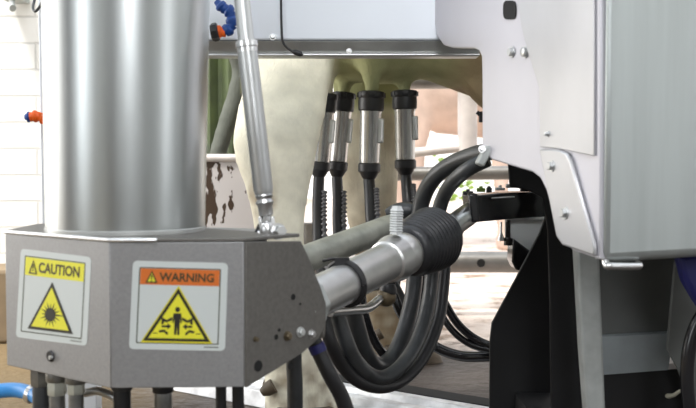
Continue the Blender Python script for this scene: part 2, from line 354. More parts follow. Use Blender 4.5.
# tail
tube(bm, [(-.30, YU, 1.28), (-.40, YU + .02, 1.15), at(238, 50, 2.42), at(240, 85, 2.42), at(229, 118, 2.42), at(219, 150, 2.42), at(212, 185, 2.42)], lambda t: .034 - .014 * t, 16)
bmesh.ops.recalc_face_normals(bm, faces=bm.faces)
me = bpy.data.meshes.new('tmp'); bm.to_mesh(me); bm.free()
tmp = bpy.data.objects.new('tmp', me); C.objects.link(tmp)
r = tmp.modifiers.new('r', 'REMESH'); r.mode = 'VOXEL'; r.voxel_size = .011; r.use_smooth_shade = True
s = tmp.modifiers.new('s', 'SMOOTH'); s.factor = .5; s.iterations = 7
bpy.context.view_layer.update()
cm = bpy.data.meshes.new_from_object(tmp.evaluated_get(bpy.context.evaluated_depsgraph_get())); bpy.data.objects.remove(tmp)
cm.name = 'cow'
for p in cm.polygons: p.use_smooth = True
cowbase = Vector((at(300, 400, 2.04).x, 2.27, 0))
ca = cm.color_attributes.new('hide', 'FLOAT_COLOR', 'POINT')
cream = Vector((.90, .86, .71)); olive = Vector((.38, .40, .19)); tan = Vector((.36, .28, .17)); mud = Vector((.20, .14, .08)); grey = Vector((.14, .15, .13)); brown = Vector((.42, .33, .22))
def sm(a, b, x):
    t = max(0, min(1, (x - a) / (b - a))); return t * t * (3 - 2 * t)
for v in cm.vertices:
    p = v.co; nz = noise.noise(p * 14); nz2 = noise.noise(p * 45)
    c = cream.copy()
    isfar = sm(2.28, 2.36, p.y); low = p.z < .62
    # udder and belly skin
    uz = sm(.60, .64, p.z + .02 * nz)
    ux = sm(at(328, 80, YU).x, at(342, 80, YU).x, p.x) if p.y < 2.2 else 1
    c = c.lerp(olive, uz * ux * .9)
    c = c.lerp(tan, uz * sm(at(425, 60, YU).x, at(470, 60, YU).x, p.x) * .95)
    if p.x > .2 and p.z < .66: c = tan.copy()
    if isfar > 0 and low: c = c.lerp(brown, isfar * (.15 + .3 * sm(-.2, .3, nz)))
    # soiled lower legs and the scuffed hock
    m = sm(.26, .0, p.z + .06 * nz) * (.5 + 1.3 * nz2); c = c.lerp(mud.lerp(brown, .5), max(0, min(.85, m)))
    if isfar: c = c.lerp(mud.lerp(brown, .35), sm(.45, .25, p.z) * (.8 + .5 * nz2))
    hk = at(262, 195, 1.85); dd = Vector(((p.x - hk.x) / .03, 0, (p.z - hk.z) / .045)).length
    if p.y < 2.0: c = c.lerp(brown, sm(1.1, .3, dd + .5 * nz2) * .8)
    if p.x < at(238, 100, 2.3).x and p.y > 2.2: c = grey.copy()
    ca.data[v.index].color = (max(0, c.x), max(0, c.y), max(0, c.z), 1)
for v in cm.vertices: v.co -= cowbase
cm.materials.clear(); cm.materials.append(M['hide'])
cow = bpy.data.objects.new('cow', cm); C.objects.link(cow); cow.location = cowbase
tag(cow, 'cream cow being milked, standing with the four teat cups on its udder', 'cow')
for Y, x0, x1, y in ((1.86, 272, 344, 402), (2.48, 378, 436, 360)):
    for s_ in (-.03, .03):
        a = at(x0, y, Y); b = at(x1, y, Y); z0 = 0.0
        bm = B()
        skin_rings(bm, [ring(bm, Vector(((a.x + b.x) / 2 + dx, Y + s_, z)), Vector((1, 0, 0)), Vector((0, 1, 0)), rx, .028, 20) for z, rx, dx in ((.001, .075, .012), (.015, .073, .01), (.030, .066, .004), (.042, .052, -.004))])
        obj('hoof', bm, 'hoof', cow)
for px, py, Y in ((264, 389, 1.86), (373, 336, 2.46)):
    for s_ in (-.025, .025):
        p = at(px, py, Y) + Vector((0, s_, 0)); bm = B(); lathe(bm, p + Vector((.02, 0, .012)), (-1, 0, -.6), [(0, .014), (.015, .013), (.026, .007)], 14); obj('dewclaw', bm, 'hoof', cow)

# ================================================================== MILKING CUPS
def make_cup():
    t = thing('teat_cup', '', 'teat cup', (0, 0, 0), 'steel teat cups on the udder')
    L = Vector((0, 0, 1))
    bm = B(); lathe(bm, (0, 0, .140), L, [(0, .030), (.004, .0355), (.018, .0365), (.028, .0355), (.032, .038), (.037, .0385), (.042, .036), (.044, .026), (.038, .018), (.03, .014)], 36)
    # notched lips round the mouth
    for k in range(10):
        a = k * math.tau / 10; box(bm, (.034 * math.cos(a), .034 * math.sin(a), .175), (.012, .006, .010), Matrix.Rotation(a, 3, 'Z'))
    obj('mouthpiece', bm, 'rubber', t)
    bm = B(); lathe(bm, (0, 0, .036), L, [(-.006, .0275), (.0, .0285), (.100, .0300), (.104, .0315), (.108, .0315), (.110, .029)], 36); obj('shell', bm, 'shell', t)
    bm = B(); box(bm, (.0285, -.014, .100), (.017, .018, .052)); cl = obj('side_valve', bm, 'lip', t, bevel=.003)
    bm = B(); box(bm, (.0315, -.0235, .100), (.005, .003, .044)); obj('valve_ridge', bm, 'steel_b', cl, bevel=.001)
    bm = B(); lathe(bm, (0, 0, 0), L, [(-.004, .014), (0, .019), (.010, .026), (.014, .0315), (.029, .0315), (.032, .028)], 32); obj('lower_cap', bm, 'rubber', t)
    return t
clabels = ['steel teat cup partly hidden behind the edge of the near hind leg', 'tilted steel teat cup close beside the one half hidden by the leg',
           'upright steel teat cup in front of the far hind leg, lowest hanging', 'steel teat cup farthest from the near hind leg, beside the open gap']
proto = make_cup(); cupobjs = []
for i, (x, y, x2, y2, Y) in enumerate(cups):
    o = proto if i == 0 else copy_tree(proto)
    a = at(x2, y2, Y); b = at(x, y, Y); o.location = a
    dv = (b - a); o.rotation_euler = dv.to_track_quat('Z', 'Y').to_euler(); s_ = dv.length / .184
    o.rotation_euler = Vector((0, 0, 1)).rotation_difference(dv.normalized()).to_euler()
    o.scale = (.77, .77, s_) if i > 1 else (.72, .72, s_)
    o['label'] = clabels[i]; o['group'] = 'steel teat cups on the udder'
# milk tubes with ribbed pulse tubes
mt = [[(319, 178), (318, 200), (318, 225), (320, 262), (330, 300)], [(337, 178), (338, 200), (338, 226), (341, 262), (350, 296)],
      [(369, 180), (370, 195), (371, 215), (374, 250), (378, 290)], [(406, 176), (407, 190), (408, 205), (410, 240), (412, 280)]]
ml = ['black ribbed milk tube under the teat cup half hidden by the leg', 'black ribbed milk tube under the tilted teat cup', 'black ribbed milk tube under the upright middle teat cup', 'black ribbed milk tube under the teat cup farthest from the leg']
for i, pts in enumerate(mt):
    Y = cups[i][4]; P = [at(x, y, Y - .02 * k) for k, (x, y) in enumerate(pts)]
    t = thing('milk_tube', ml[i], 'hose', P[-1], 'milk tubes under the teat cups')
    bm = B(); tube(bm, P, .0125, 18); obj('liner_tube', bm, 'rubber', t)
    Q = [p + Vector((.0135, -.008, 0)) for p in P]; Q = spline(Q, 90); Q = Q[55:330]
    bm = B(); tube(bm, Q, lambda u, n=len(Q): .0058 + .0016 * math.sin(u * n * .42), 14, smooth=False); obj('pulse_tube', bm, 'pulse', t)

# ================================================================== REAR STALL PARTS
bm = B(); a = at(150, 158, 2.22); b = at(300, 158, 2.22); lo = at(200, 330, 2.22).z
bm = B(); prism(bm, [Vector((a.x, 2.22, .052)), Vector((b.x, 2.22, .052)), Vector((b.x, 2.22, a.z)), Vector((a.x, 2.22, a.z))], Vector((0, .012, 0)))
# stall plate: thing with a rolled top edge
o_ = at(207, 158, 2.22)
spt = thing('stall_plate', 'pale stall plate splashed with brown mud, beside the near hind leg', 'panel', (o_.x, 2.22, 0))
pm = splattermat(); obj('plate', bm, pm, spt)
bm = B(); tube(bm, [(a.x, 2.22, a.z), (b.x, 2.22, b.z)], .009, 12, smooth=False); obj('rolled_edge', bm, 'railw', spt)
# made-up dark green sheet filling the shaded area behind the tail
a = at(150, 0, 2.78); b = at(262, 0, 2.78)
M['curtain'] = mat('algae_stained_sheet', (.05, .06, .045), .6, 0, col2=(.12, .16, .06), vscale=7, bump=.3, bscale=20)
cu = B(); P = []
for k in range(31):
    x = a.x + (b.x - a.x) * k / 30; P.append(Vector((x, 2.78 + .012 * math.sin(k * 1.1), .30)))
for k in range(30, -1, -1):
    x = a.x + (b.x - a.x) * k / 30; P.append(Vector((x, 2.786 + .012 * math.sin(k * 1.1), .30)))
prism(cu, P, Vector((0, 0, 1.4)))
tag(obj('stall_curtain', cu, 'curtain', loc=((a.x + b.x) / 2, 2.78, .3)), 'green stained dark sheet hanging behind the tail of the cow', 'curtain')

# rails behind the udder
def rail(name, label, pts, r, m, group=None, cat='rail', hole=None):
    c = pts[0]; t = thing(name, label, cat, c, group); bm = B(); tube(bm, pts, r, 24, smooth=False); ob = obj('tube', bm, m, t)
    for e in (pts[0], pts[-1]):
        dd = (pts[-1] - pts[0]).normalized(); bm = B(); lathe(bm, e - dd * .012, dd, [(0, r * 1.15), (.024, r * 1.15)], 24); obj('end_collar', bm, m, t)
    if hole:
        bm = B(); lathe(bm, hole - Vector((0, .002, 0)), (0, 1, 0), [(0, .0095), (.012, .0095)], 24); obj('drilled_hole', bm, 'hole', t)
    return t
Yr = 3.16
gt = thing('stall_gate', 'welded gate of pale and grey steel rails behind the udder and the looped hoses', 'gate', at(575, 262, Yr))
def gtube(name, m, P, r, lab=None):
    bm = B(); tube(bm, P, r, 24, smooth=False); o = obj(name, bm, m, gt)
    if lab: o['label'] = lab
    return o
gtube('rail', 'rail', [at(300, 262, Yr), at(700, 262, Yr)], .034, 'thick grey rail with a drilled hole')
gtube('rail', 'rail', [at(385, 174, Yr), at(700, 171, Yr)], .022)
gtube('rail', 'railw', [at(385, 156, Yr), at(461, 147.5, Yr)], .015, 'thin pale rail')
gtube('rail', 'rail', [at(385, 81, Yr), at(700, 79, Yr)], .026)
gtube('upright', 'railw', [at(467.5, 174, Yr), at(467.5, -60, Yr)], .031, 'thick pale upright')
c_ = at(590, 262, Yr); gtube('upright', 'rail', [Vector((c_.x, Yr + .03, 0)), Vector((c_.x, Yr + .03, 1.3))], .03)
c_ = at(310, 262, Yr); gtube('upright', 'rail', [Vector((c_.x, Yr + .03, 0)), Vector((c_.x, Yr + .03, .3))], .03)
bm = B(); lathe(bm, at(481, 263, Yr - .034) + Vector((0, -.001, 0)), (0, 1, 0), [(0, .013), (.012, .013)], 24); obj('drilled_hole', bm, 'hole', gt)

# another cow behind
bm = B(); YB = 5.7
def brow(px, py, rx, rz, Yb=YB):
    p = at(px, py, Yb); return (p.x, Yb, p.z, rx, rz)
rows = [(.15, YB, 1.1, .06, .12), (.24, YB, 1.05, .2, .28), (.5, YB, 1.02, .28, .37), (1.0, YB, 1.0, .33, .40), (1.5, YB, .99, .33, .40), (1.9, YB, 1.02, .28, .34), (2.15, YB, 1.08, .2, .25)]
barrel(bm, [(x, y, z, a_, b_) for x, y, z, a_, b_ in rows])
for px, dy in ((403, -.15), (414, .2), (490, .18), (500, -.15)):
    x = {403: .38, 414: .3, 490: 1.75, 500: .86}[px] if px != 500 else .86
    sect(bm, [(Vector((x, YB + dy, .9)), .13, .09), (Vector((x - .01, YB + dy, .55)), .065, .05), (Vector((x - .01, YB + dy, .4)), .05, .04), (Vector((x, YB + dy, .12)), .035, .03), (Vector((x + .01, YB + dy, .05)), .05, .045), (Vector((x + .02, YB + dy, .0)), .06, .05)])
hp = Vector((2.5, 0, 0)); barrel(bm, [(2.1, YB, 1.05, .14, .2), (hp.x, YB, 1.12, .11, .14), (hp.x + .2, YB, 1.1, .1, .12), (hp.x + .42, YB, .98, .06, .07)])
bmesh.ops.recalc_face_normals(bm, faces=bm.faces)
me = bpy.data.meshes.new('tmp'); bm.to_mesh(me); bm.free(); tmp = bpy.data.objects.new('tmp', me); C.objects.link(tmp)
r = tmp.modifiers.new('r', 'REMESH'); r.mode = 'VOXEL'; r.voxel_size = .025; s = tmp.modifiers.new('s', 'SMOOTH'); s.factor = .5; s.iterations = 6
bpy.context.view_layer.update(); c2 = bpy.data.meshes.new_from_object(tmp.evaluated_get(bpy.context.evaluated_depsgraph_get())); bpy.data.objects.remove(tmp)
for p in c2.polygons: p.use_smooth = True
base2 = Vector((1.1, YB, 0))
for v in c2.vertices: v.co -= base2
c2.materials.clear(); c2.materials.append(M['cow2']); co = bpy.data.objects.new('cow', c2); C.objects.link(co); co.location = base2
tag(co, 'tan cow standing in the bright yard behind the rails', 'cow')
# low hedge far away
bm = B(); rnd = random.Random(2)
for k in range(260):
    c = Vector((rnd.uniform(.85, 3.5), rnd.uniform(9.6, 10.2), rnd.uniform(.02, .62))); q = Vector((rnd.gauss(0, 1), rnd.gauss(0, 1), rnd.gauss(0, 1))).normalized(); x, y = basis(q)
    vs_ = [bm.verts.new(c + x * .05), bm.verts.new(c + y * .03 + q * .01), bm.verts.new(c - x * .05), bm.verts.new(c - y * .03 + q * .01)]; bm.faces.new(vs_)
h = obj('hedge', bm, 'plant'); h['kind'] = 'stuff'; tag(h, 'low yellow green leaves far out beyond the rails', 'hedge')

# ================================================================== WHITE OVERHEAD BEAM
YB1 = 1.62
bt = thing('overhead_beam', 'wide white steel beam with a darker folded lower lip, above the legs', 'beam', at(205, 40, YB1))
a = at(150, 40, YB1); b = at(452, 40, YB1)
bm = B(); box(bm, ((a.x + b.x) / 2, YB1 + .03, a.z + .24), (b.x - a.x, .06, .48)); obj('face_plate', bm, 'beamw', bt, bevel=.003)
z1 = at(300, 41.5, YB1).z; z0 = at(300, 55, YB1).z; b2 = at(486, 47, 1.56)
bm = B(); prism(bm, [Vector((a.x, YB1 + .022, z0)), Vector((a.x, YB1 + .018, z0 + .004)), Vector((a.x, YB1 + .0, z1 + .001)), Vector((a.x, YB1 + .06, z1 + .001)), Vector((a.x, YB1 + .06, z0))], Vector((b2.x - a.x, 0, 0)))
obj('lower_lip', bm, 'lip', bt, bevel=.001)
bm = B(); tube(bm, [Vector((a.x, YB1 + .016, z0 + .002)), Vector((b2.x, YB1 + .016, z0 + .002))], .0018, 8, smooth=False); obj('bright_edge', bm, 'steel_b', bt)
bm = B(); bolt(bm, at(349, 51, YB1 - .003), (0, -1, 0), .0035); obj('bolt', bm, 'steel_b', bt)
bm = B(); bolt(bm, at(273, 37, YB1), (0, -1, .3), .0045); obj('bolt', bm, 'strut', bt)
# hanging cable in front of the beam
bm = B(); tube(bm, [at(281, -30, YB1 - .006), at(281, 0, YB1 - .006), at(281.5, 25, YB1 - .006), at(283, 42, YB1 - .006), at(290, 50, YB1 - .008), at(297, 53, YB1 - .01)], .0019, 8)
ct_ = thing('cable', 'thin black cable hanging down the white overhead beam', 'cable', at(281, 0, YB1 - .006)); obj('cord', bm, 'rubber', ct_)
bm = B(); lathe(bm, at(293, 51.5, YB1 - .009), at(302, 54.5, YB1 - .01) - at(293, 51.5, YB1 - .009), [(0, .003), (.004, .0045), (.013, .0045), (.017, .002)], 14); obj('cable_end', bm, 'rubber', ct_)

# ================================================================== WHITE SIDE PANEL
P0 = at(600, 160, 1.15); P1 = at(482, 160, 1.45)
pu = Vector((P1.x - P0.x, P1.y - P0.y, 0)).normalized(); pn = Vector((-pu.y, pu.x, 0))
if pn.y > 0: pn = -pn
def pp(px, py, off=0): return onplane(px, py, P0 + pn * off, pn)
def arc(pts, corners=()): return pts
sp = thing('machine_side_panel', 'white steel side panel with stepped lower edge, bolts and an oval slot', 'panel', pp(540, 160))
out = [(431, -60), (431, 0), (434, 22), (437, 36), (443, 45), (452, 48), (474, 48.5), (479, 51), (481.5, 57), (482, 80), (482, 148), (485, 155), (492, 160), (515, 167), (532, 172), (540, 178), (546, 190), (555, 224), (562, 243), (574, 251), (600, 260), (600, -60)]
bm = B(); prism(bm, [pp(x, y) for x, y in out], -pn * .02)
obj('sheet', bm, 'panel', sp, bevel=.0025)
out2 = [(519, -60), (519, 0), (523, 25), (529, 50), (537, 75), (541, 88), (542, 147), (562, 149), (596, 156), (596, -60)]
bm = B(); prism(bm, [pp(x, y, .0005) for x, y in out2], pn * .003); M['overlay'] = mat('brushed_overlay_plate', (.53, .53, .545), .36, .6, var=.06, vscale=8, stretch=(1, 1, .6)); obj('overlay_plate', bm, 'overlay', sp, bevel=.001)
out3 = [(543, 149), (561, 149.5), (570, 153), (574, 160), (598, 244), (598, 256), (566, 245), (560, 236)]
bm = B(); prism(bm, [pp(x, y, .0005) for x, y in out3], pn * .006); obj('corner_bracket', bm, 'overlay', sp, bevel=.0025)
def slot(cx, cy, hw, hh, n=28):
    q = []
    for i in range(n):
        a = math.tau * i / n; c_, s_ = math.cos(a), math.sin(a)
        q.append((cx + hw * math.copysign(abs(c_) ** .55, c_), cy + hh * math.copysign(abs(s_) ** .55, s_)))
    return q
bm = B(); prism(bm, [pp(x, y, .0006) for x, y in slot(510, 10, 6.3, 9.5)], pn * .0012); obj('oval_slot', bm, 'hole', sp)
for x, y, r_, o_ in ((512, 52, .008, .001), (525.5, 52, .0085, .001), (548, 134, .004, .0035), (552, 166, .0075, .0065), (565, 213, .0085, .0065)):
    bm = B(); bolt(bm, pp(x, y, o_), pn, r_ * .72, .0042, hexa=y > 100); obj('bolt', bm, 'strut', sp)

# ================================================================== RIGHT CABINET
cb = thing('steel_cabinet', 'large brushed steel cabinet with a rounded vertical edge, beside the white panel', 'cabinet', at(640, 262, 1.2))
a = at(602, 264, 1.14); b = at(696, 258.5, 1.21); dv = Vector((b.x - a.x, b.y - a.y, 0)).normalized(); nb = Vector((-dv.y, dv.x, 0))
zb = a.z; zt = at(600, -80, 1.14).z
q = [a, a + dv * .7, a + dv * .7 + nb * .35, a + nb * .35 + dv * .38]
bm = B(); prism(bm, [Vector((v.x, v.y, zb)) for v in q], Vector((0, 0, zt - zb))); obj('body', bm, 'cab', cb, bevel=.012)
bm = B(); e0 = at(598.5, 258, 1.16); tube(bm, [Vector((e0.x, e0.y, zb + .004)), Vector((e0.x, e0.y, zt))], .004, 12, smooth=False); obj('edge_seam', bm, 'lip', cb)
f0 = at(607, 266, 1.15); f1 = at(637, 266, 1.17)
bm = B(); tube(bm, [f0 + Vector((0, .01, .012)), f0 + Vector((0, .002, .001)), f0 + Vector((.006, 0, 0)), f1, f1 + Vector((.003, .006, .002))], .0045, 12); obj('bottom_hinge', bm, 'steel_b', cb)

# ------- below the cabinet
YC = 1.5
def flat(name, pts, Y, th, m, label=None, cat=None, parent=None, bevel=0, tilt=0):
    bm = B(); V = [at(x, y, Y) for x, y in pts]
    if parent: return (prism(bm, V, Vector((0, th, 0))), obj(name, bm, m, parent, bevel=bevel))[1]
    loc = V[0]; prism(bm, V, Vector((0, th, 0))); o = obj(name, bm, m, None, bevel=bevel, loc=loc); return tag(o, label, cat)
cab2 = thing('machine_plinth', 'dark grey recessed machine plinth under the steel cabinet', 'machine', at(640, 380, YC))
flat('back_board', [(590, 240), (740, 240), (740, 340), (596, 340)], YC, .02, 'dkgrey', parent=cab2)
flat('pale_strip', [(600, 337), (676, 333), (671, 352), (668, 370), (602, 375)], YC - .02, .018, 'midgrey', parent=cab2)
flat('dark_flap', [(676, 262), (740, 250), (740, 420), (696, 420), (680, 372), (668, 350)], YC - .06, .01, 'dkgrey', parent=cab2)
flat('black_kick_board', [(600, 373), (740, 366), (740, 470), (604, 470)], YC - .012, .04, 'blackp', parent=cab2)
bm = B(); ft = onfloor(600, 470, 0); box(bm, (at(670, 200, YC).x, YC + .15, .06), (.42, .28, .12)); obj('plinth', bm, 'blackp', cab2)
# slanted flange
bm = B(); V = [at(574, 200, 1.38), at(599, 200, 1.38), at(600, 262, 1.38), at(608, 470, 1.38), at(591, 470, 1.38), at(582, 350, 1.38), at(577, 255, 1.38)]
prism(bm, V, Vector((0, .03, 0))); tag(obj('machine_flange', bm, 'strip', bevel=.004, loc=V[4]), 'worn grey upright flange below the corner of the white panel', 'flange')
# black tube at the far right with a glint, twig, navy part
bm = B(); tube(bm, [at(716, 300, 1.36), at(698, 322, 1.36), at(689, 350, 1.36), at(687, 380, 1.36), at(690, 420, 1.36), at(694, 500, 1.36)], .0095, 18)
tag(obj('hose', bm, 'gloss', loc=at(716, 300, 1.36)), 'shiny black hose curving down in front of the machine plinth', 'hose')
bm = B(); tube(bm, [at(668, 396, 1.47), at(674, 395, 1.46), at(680, 391, 1.45), at(687, 389, 1.45)], lambda t: .0035 - .0015 * t, 8)
ball(bm, at(669, 396, 1.47), .005, 10, (1.2, .7, .8)); M['straw'] = mat('dry_straw', (.42, .40, .32), .8); tag(obj('straw', bm, 'straw', loc=at(668, 396, 1.47)), 'short pale straw sticking out beside the shiny hose', 'straw')
bm = B(); prism(bm, [at(x, y, 1.30) for x, y in ((679, 256), (730, 256), (730, 335), (712, 322), (698, 303), (686, 282))], Vector((0, .03, 0)))
tag(obj('motor_cover', bm, 'navy', bevel=.006, loc=at(690, 255, 1.3)), 'dark navy blue plastic cover just under the steel cabinet', 'cover')

# ================================================================== BLACK GUARDS
bm = B(); V = [at(x, y, 1.62) for x, y in ((549, 205), (540, 232), (516, 278), (492, 323), (490, 340), (489, 470), (553, 470))]
prism(bm, V, Vector((.0, .008, 0))); tag(obj('rubber_guard', bm, 'blackp', bevel=.002, loc=V[5]), 'black guard plate with a slanted top edge, where the thin hoses end', 'guard')
bm = B(); V = [at(x, y, 1.50) for x, y in ((508, 160), (560, 165), (576, 240), (583, 300), (588, 470), (552, 470), (550, 300), (548, 230), (543, 198), (528, 190), (510, 187))]
prism(bm, V, Vector((.0, .008, 0))); tag(obj('rubber_guard', bm, 'blackp', bevel=.002, loc=V[4]), 'tall black guard plate directly below the white panel, beside the grey flange', 'guard')

# ================================================================== BLACK END BRACKET OF THE ARM
YA = 1.50
ab = thing('gripper_bracket', 'glossy black square bracket carrying the arm, with small fittings on top', 'bracket', at(545, 220, YA))
bm = B(); V = [at(470, 196, YA), at(472, 221, YA), at(480, 222, YA), at(512, 219, YA + .03), at(556, 216, YA + .05), at(556, 191, YA + .05), at(500, 193, YA + .02)]
prism(bm, V, Vector((.0, .07, 0))); obj('square_tube', bm, 'gloss', ab, bevel=.003)
bm = B(); V = [at(468, 194, YA - .008), at(478, 193, YA - .008), at(481, 222, YA - .008), at(471, 223, YA - .008)]; prism(bm, V, Vector((0, .085, 0))); obj('end_flange', bm, 'gloss', ab, bevel=.004)
for x, y, w_, h_, m_ in ((468, 193, 10, 4, 'gloss'), (481, 190, 8, 4, 'plant'), (489, 190, 5, 5, 'gloss'), (500, 189, 9, 3, 'steel'), (514, 186, 16, 4, 'lip'), (530, 190, 20, 3, 'gloss')):
    c = at(x, y, YA + .03); bm = B(); box(bm, c, (w_ / F * 1.5, .012, h_ / F * 1.5)); lathe(bm, c + Vector((0, 0, .0)), (0, 0, 1), [(0, .003), (.006, .003)], 10); obj('fitting', bm, m_, ab, bevel=.0008)
bm = B(); box(bm, at(503, 197.5, YA + .006), (.035, .006, .002), Matrix.Rotation(-.06, 3, 'Y')); obj('edge_trim', bm, 'steel', ab, bevel=.0008)
# grey gearbox below with black foot
gb = thing('valve_box', 'pale grey valve box with a black wedge foot under the black bracket', 'box', at(530, 270, 1.72))
flat('body', [(509, 219), (560, 219), (560, 265), (545, 262), (509, 242)], 1.70, .05, 'greypl', parent=gb, bevel=.002)
flat('lid_lip', [(507, 214), (562, 214), (562, 220), (507, 220)], 1.692, .06, 'steel_b', parent=gb, bevel=.001)
flat('wedge_foot', [(513, 238), (545, 262), (545, 275), (516, 270), (512, 262)], 1.69, .055, 'gloss', parent=gb, bevel=.003)
bm = B(); q0 = at(501, 222, 1.7); lathe(bm, q0, (0, 0, -1), [(0, .002), (.018, .0022), (.028, .006), (.032, .006)], 10); obj('wing_screw', bm, 'steel', gb)
bm = B(); q0 = at(508, 216, 1.7); lathe(bm, q0, (0, 0, -1), [(0, .0045), (.036, .0045), (.038, .007), (.05, .007)], 10); obj('stud', bm, 'gloss', gb)

# ================================================================== SENSOR HOUSING (faceted box)
YH = 1.05
ct0 = at(112, 242, YH); cb0 = at(105, 388.5, YH); zt, zb = ct0.z, cb0.z
Cc = Vector((at(110, 300, YH).x, YH, 0)); Dd = Vector((at(244, 300, YH + .005).x, YH + .005, 0))
q = at(6, 300, 1.17); Bc = Vector((q.x, 1.17, 0))
def z_(v, z): return Vector((v.x, v.y, z))
hb = thing('sensor_housing', 'faceted grey steel housing with caution and warning stickers, under the column', 'housing', z_((Cc + Dd) / 2 + Vector((0, .1, 0)), zb))
# right plate plane
Re = at(322, 300, 1.15); rd = Vector((Re.x - Dd.x, Re.y - Dd.y, 0)).normalized(); rn = Vector((rd.y, -rd.x, 0))
if rn.y > 0: rn = -rn
def rp(px, py, off=0): return onplane(px, py, Dd + rn * off, rn)
def clampz(v, lo=zb, hi=zt): v.z = max(lo, min(hi, v.z)); return v
rpoly = [rp(x, y) for x, y in ((299, 241), (307, 258), (318, 285), (324, 303), (324, 322), (317, 338), (300, 353))]
poly = [z_(Dd, zb), z_(Dd, zt)] + [clampz(v) for v in rpoly]
bm = B(); ext = z_(Cc, 0) - z_(Dd, 0)
# front block: right plate outline swept to the ridge between the two stickers
prism(bm, poly, ext)
Lb = Bc + (Vector((.0, .12, 0))); Lc = Cc + Vector((.07, .14, 0))
prism(bm, [z_(Cc, zb), z_(Bc, zb), z_(Lb, zb), z_(Lc, zb)], Vector((0, 0, zt - zb)))
# back block under the column
prism(bm, [z_(Cc + Vector((.01, .04, 0)), zb + .01), z_(Lb, zb + .01), z_(Lb + Vector((.06, .06, 0)), zb + .01), z_(Cc + Vector((.15, .2, 0)), zb + .01), z_(Dd + Vector((.02, .05, 0)), zb + .01)], Vector((0, 0, zt - zb - .01)))
obj('body', bm, 'housing', hb, bevel=.0012)
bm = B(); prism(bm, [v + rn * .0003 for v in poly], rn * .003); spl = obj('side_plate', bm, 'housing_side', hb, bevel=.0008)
# top cover, its edge highlight put on as a bright strip
bm = B(); tcv = [z_(Cc, zt), z_(Dd, zt), z_(poly[2], zt), z_(poly[2] + Vector((-.05, .03, 0)), zt), z_(Lb + Vector((.06, .06, 0)), zt), z_(Lb, zt), z_(Bc, zt)]
cen = sum(tcv, Vector()) / len(tcv); tcv = [v + (v - cen).normalized() * .001 for v in tcv]
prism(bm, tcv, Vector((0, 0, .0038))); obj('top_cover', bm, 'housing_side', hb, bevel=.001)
bm = B(); tube(bm, [z_(Bc, zt + .002), z_(Cc + (Bc - Cc).normalized() * .001, zt + .002), z_(Cc, zt + .002), z_(Cc + Vector((.05, 0, 0)), zt + .002)], .0022, 8, smooth=False); obj('cut_edge', bm, 'rim', hb)
ln = Vector((Cc.y - Bc.y, -(Cc.x - Bc.x), 0)).normalized()
if ln.y > 0: ln = -ln
fn_ = Vector((Dd.y - Cc.y, -(Dd.x - Cc.x), 0)).normalized()
if fn_.y > 0: fn_ = -fn_
def lp(px, py, off=0): return onplane(px, py, Cc + ln * off, ln)
def fp(px, py, off=0): return onplane(px, py, Cc + fn_ * off, fn_)
# plug on the left facet, edge welds
bm = B(); c = lp(51, 356); lathe(bm, c - ln * .001, ln, [(0, .0062), (.002, .0066), (.0035, .0055)], 24); obj('socket_plug', bm, 'rubber', hb)
bm = B(); c = lp(53, 357); lathe(bm, c, ln, [(0, .0026), (.0048, .0022)], 12); obj('plug_pin', bm, 'lip', hb)
for x, y, r_ in ((293, 297, .0035), (279, 330, .002), (300, 304, .0015)):
    bm = B(); lathe(bm, rp(x, y, .003), rn, [(0, r_), (.0006, r_)], 16); obj('screw_hole', bm, 'hole', hb)
for x, y, r_ in ((258, 369, .0062), (290, 370, .0038), (276, 337, .003)):
    bm = B(); lathe(bm, rp(x, min(y, 366), .003), rn, [(0, r_), (.0006, r_)], 20); obj('screw_hole', bm, 'hole', hb)
for x, y, r_, m_ in ((287, 336, .0042, 'brass'), (300, 332, .0045, 'lip'), (311, 334, .004, 'steel'), (255, 339, .0022, 'brass')):
    bm = B(); bolt(bm, rp(x, y, .003), rn, r_, .004); obj('screw', bm, m_, hb)
# welded lug at the edge toward the tube
bm = B(); box(bm, rp(318, 330, -.01) + Vector((0, .02, 0)), (.016, .04, .02)); obj('lug', bm, 'housing_side', hb, bevel=.003)

# ---- stickers
def sticker(name, fnp, corners, n, parts):
    """corners = four pixel corners TL TR BR BL on the facet; fn(u,v) = point of the sticker plane"""
    TL, TR, BR, BL = [Vector(fnp(*c)) for c in corners]
    def uv(u, v, off=0): return (TL * (1 - u) * (1 - v) + TR * u * (1 - v) + BR * u * v + BL * (1 - u) * v) + n * off
    def rr(u0, v0, u1, v1, rad, asp):
        q = []
        for cx, cy, a0 in ((u1 - rad, v0 + rad * asp, -90), (u1 - rad, v1 - rad * asp, 0), (u0 + rad, v1 - rad * asp, 90), (u0 + rad, v0 + rad * asp, 180)):
            for k in range(5):
                a = math.radians(a0 + 22.5 * k); q.append((cx + rad * math.cos(a), cy + rad * asp * math.sin(a)))
        return q
    def poly2(pts, lvl, name, m, parent):
        bm = B(); prism(bm, [uv(u, v, .0002 * lvl) for u, v in pts], n * .0002); return obj(name, bm, m, parent)
    return uv, rr, poly2
def frame_poly(bm, outer, inner, uv, lvl, n):
    a = [bm.verts.new(uv(u, v, .0002 * lvl + .0002)) for u, v in outer]; b = [bm.verts.new(uv(u, v, .0002 * lvl + .0002)) for u, v in inner]; N = len(a)
    for i in range(N): bm.faces.new((a[i], a[(i + 1) % N], b[(i + 1) % N], b[i]))
def tri(cx, top, bot, hw, g=0):
    return [(cx, top + g * 2.0), (cx + hw - g * 1.75, bot - g * 1.0), (cx - hw + g * 1.75, bot - g * 1.0)]
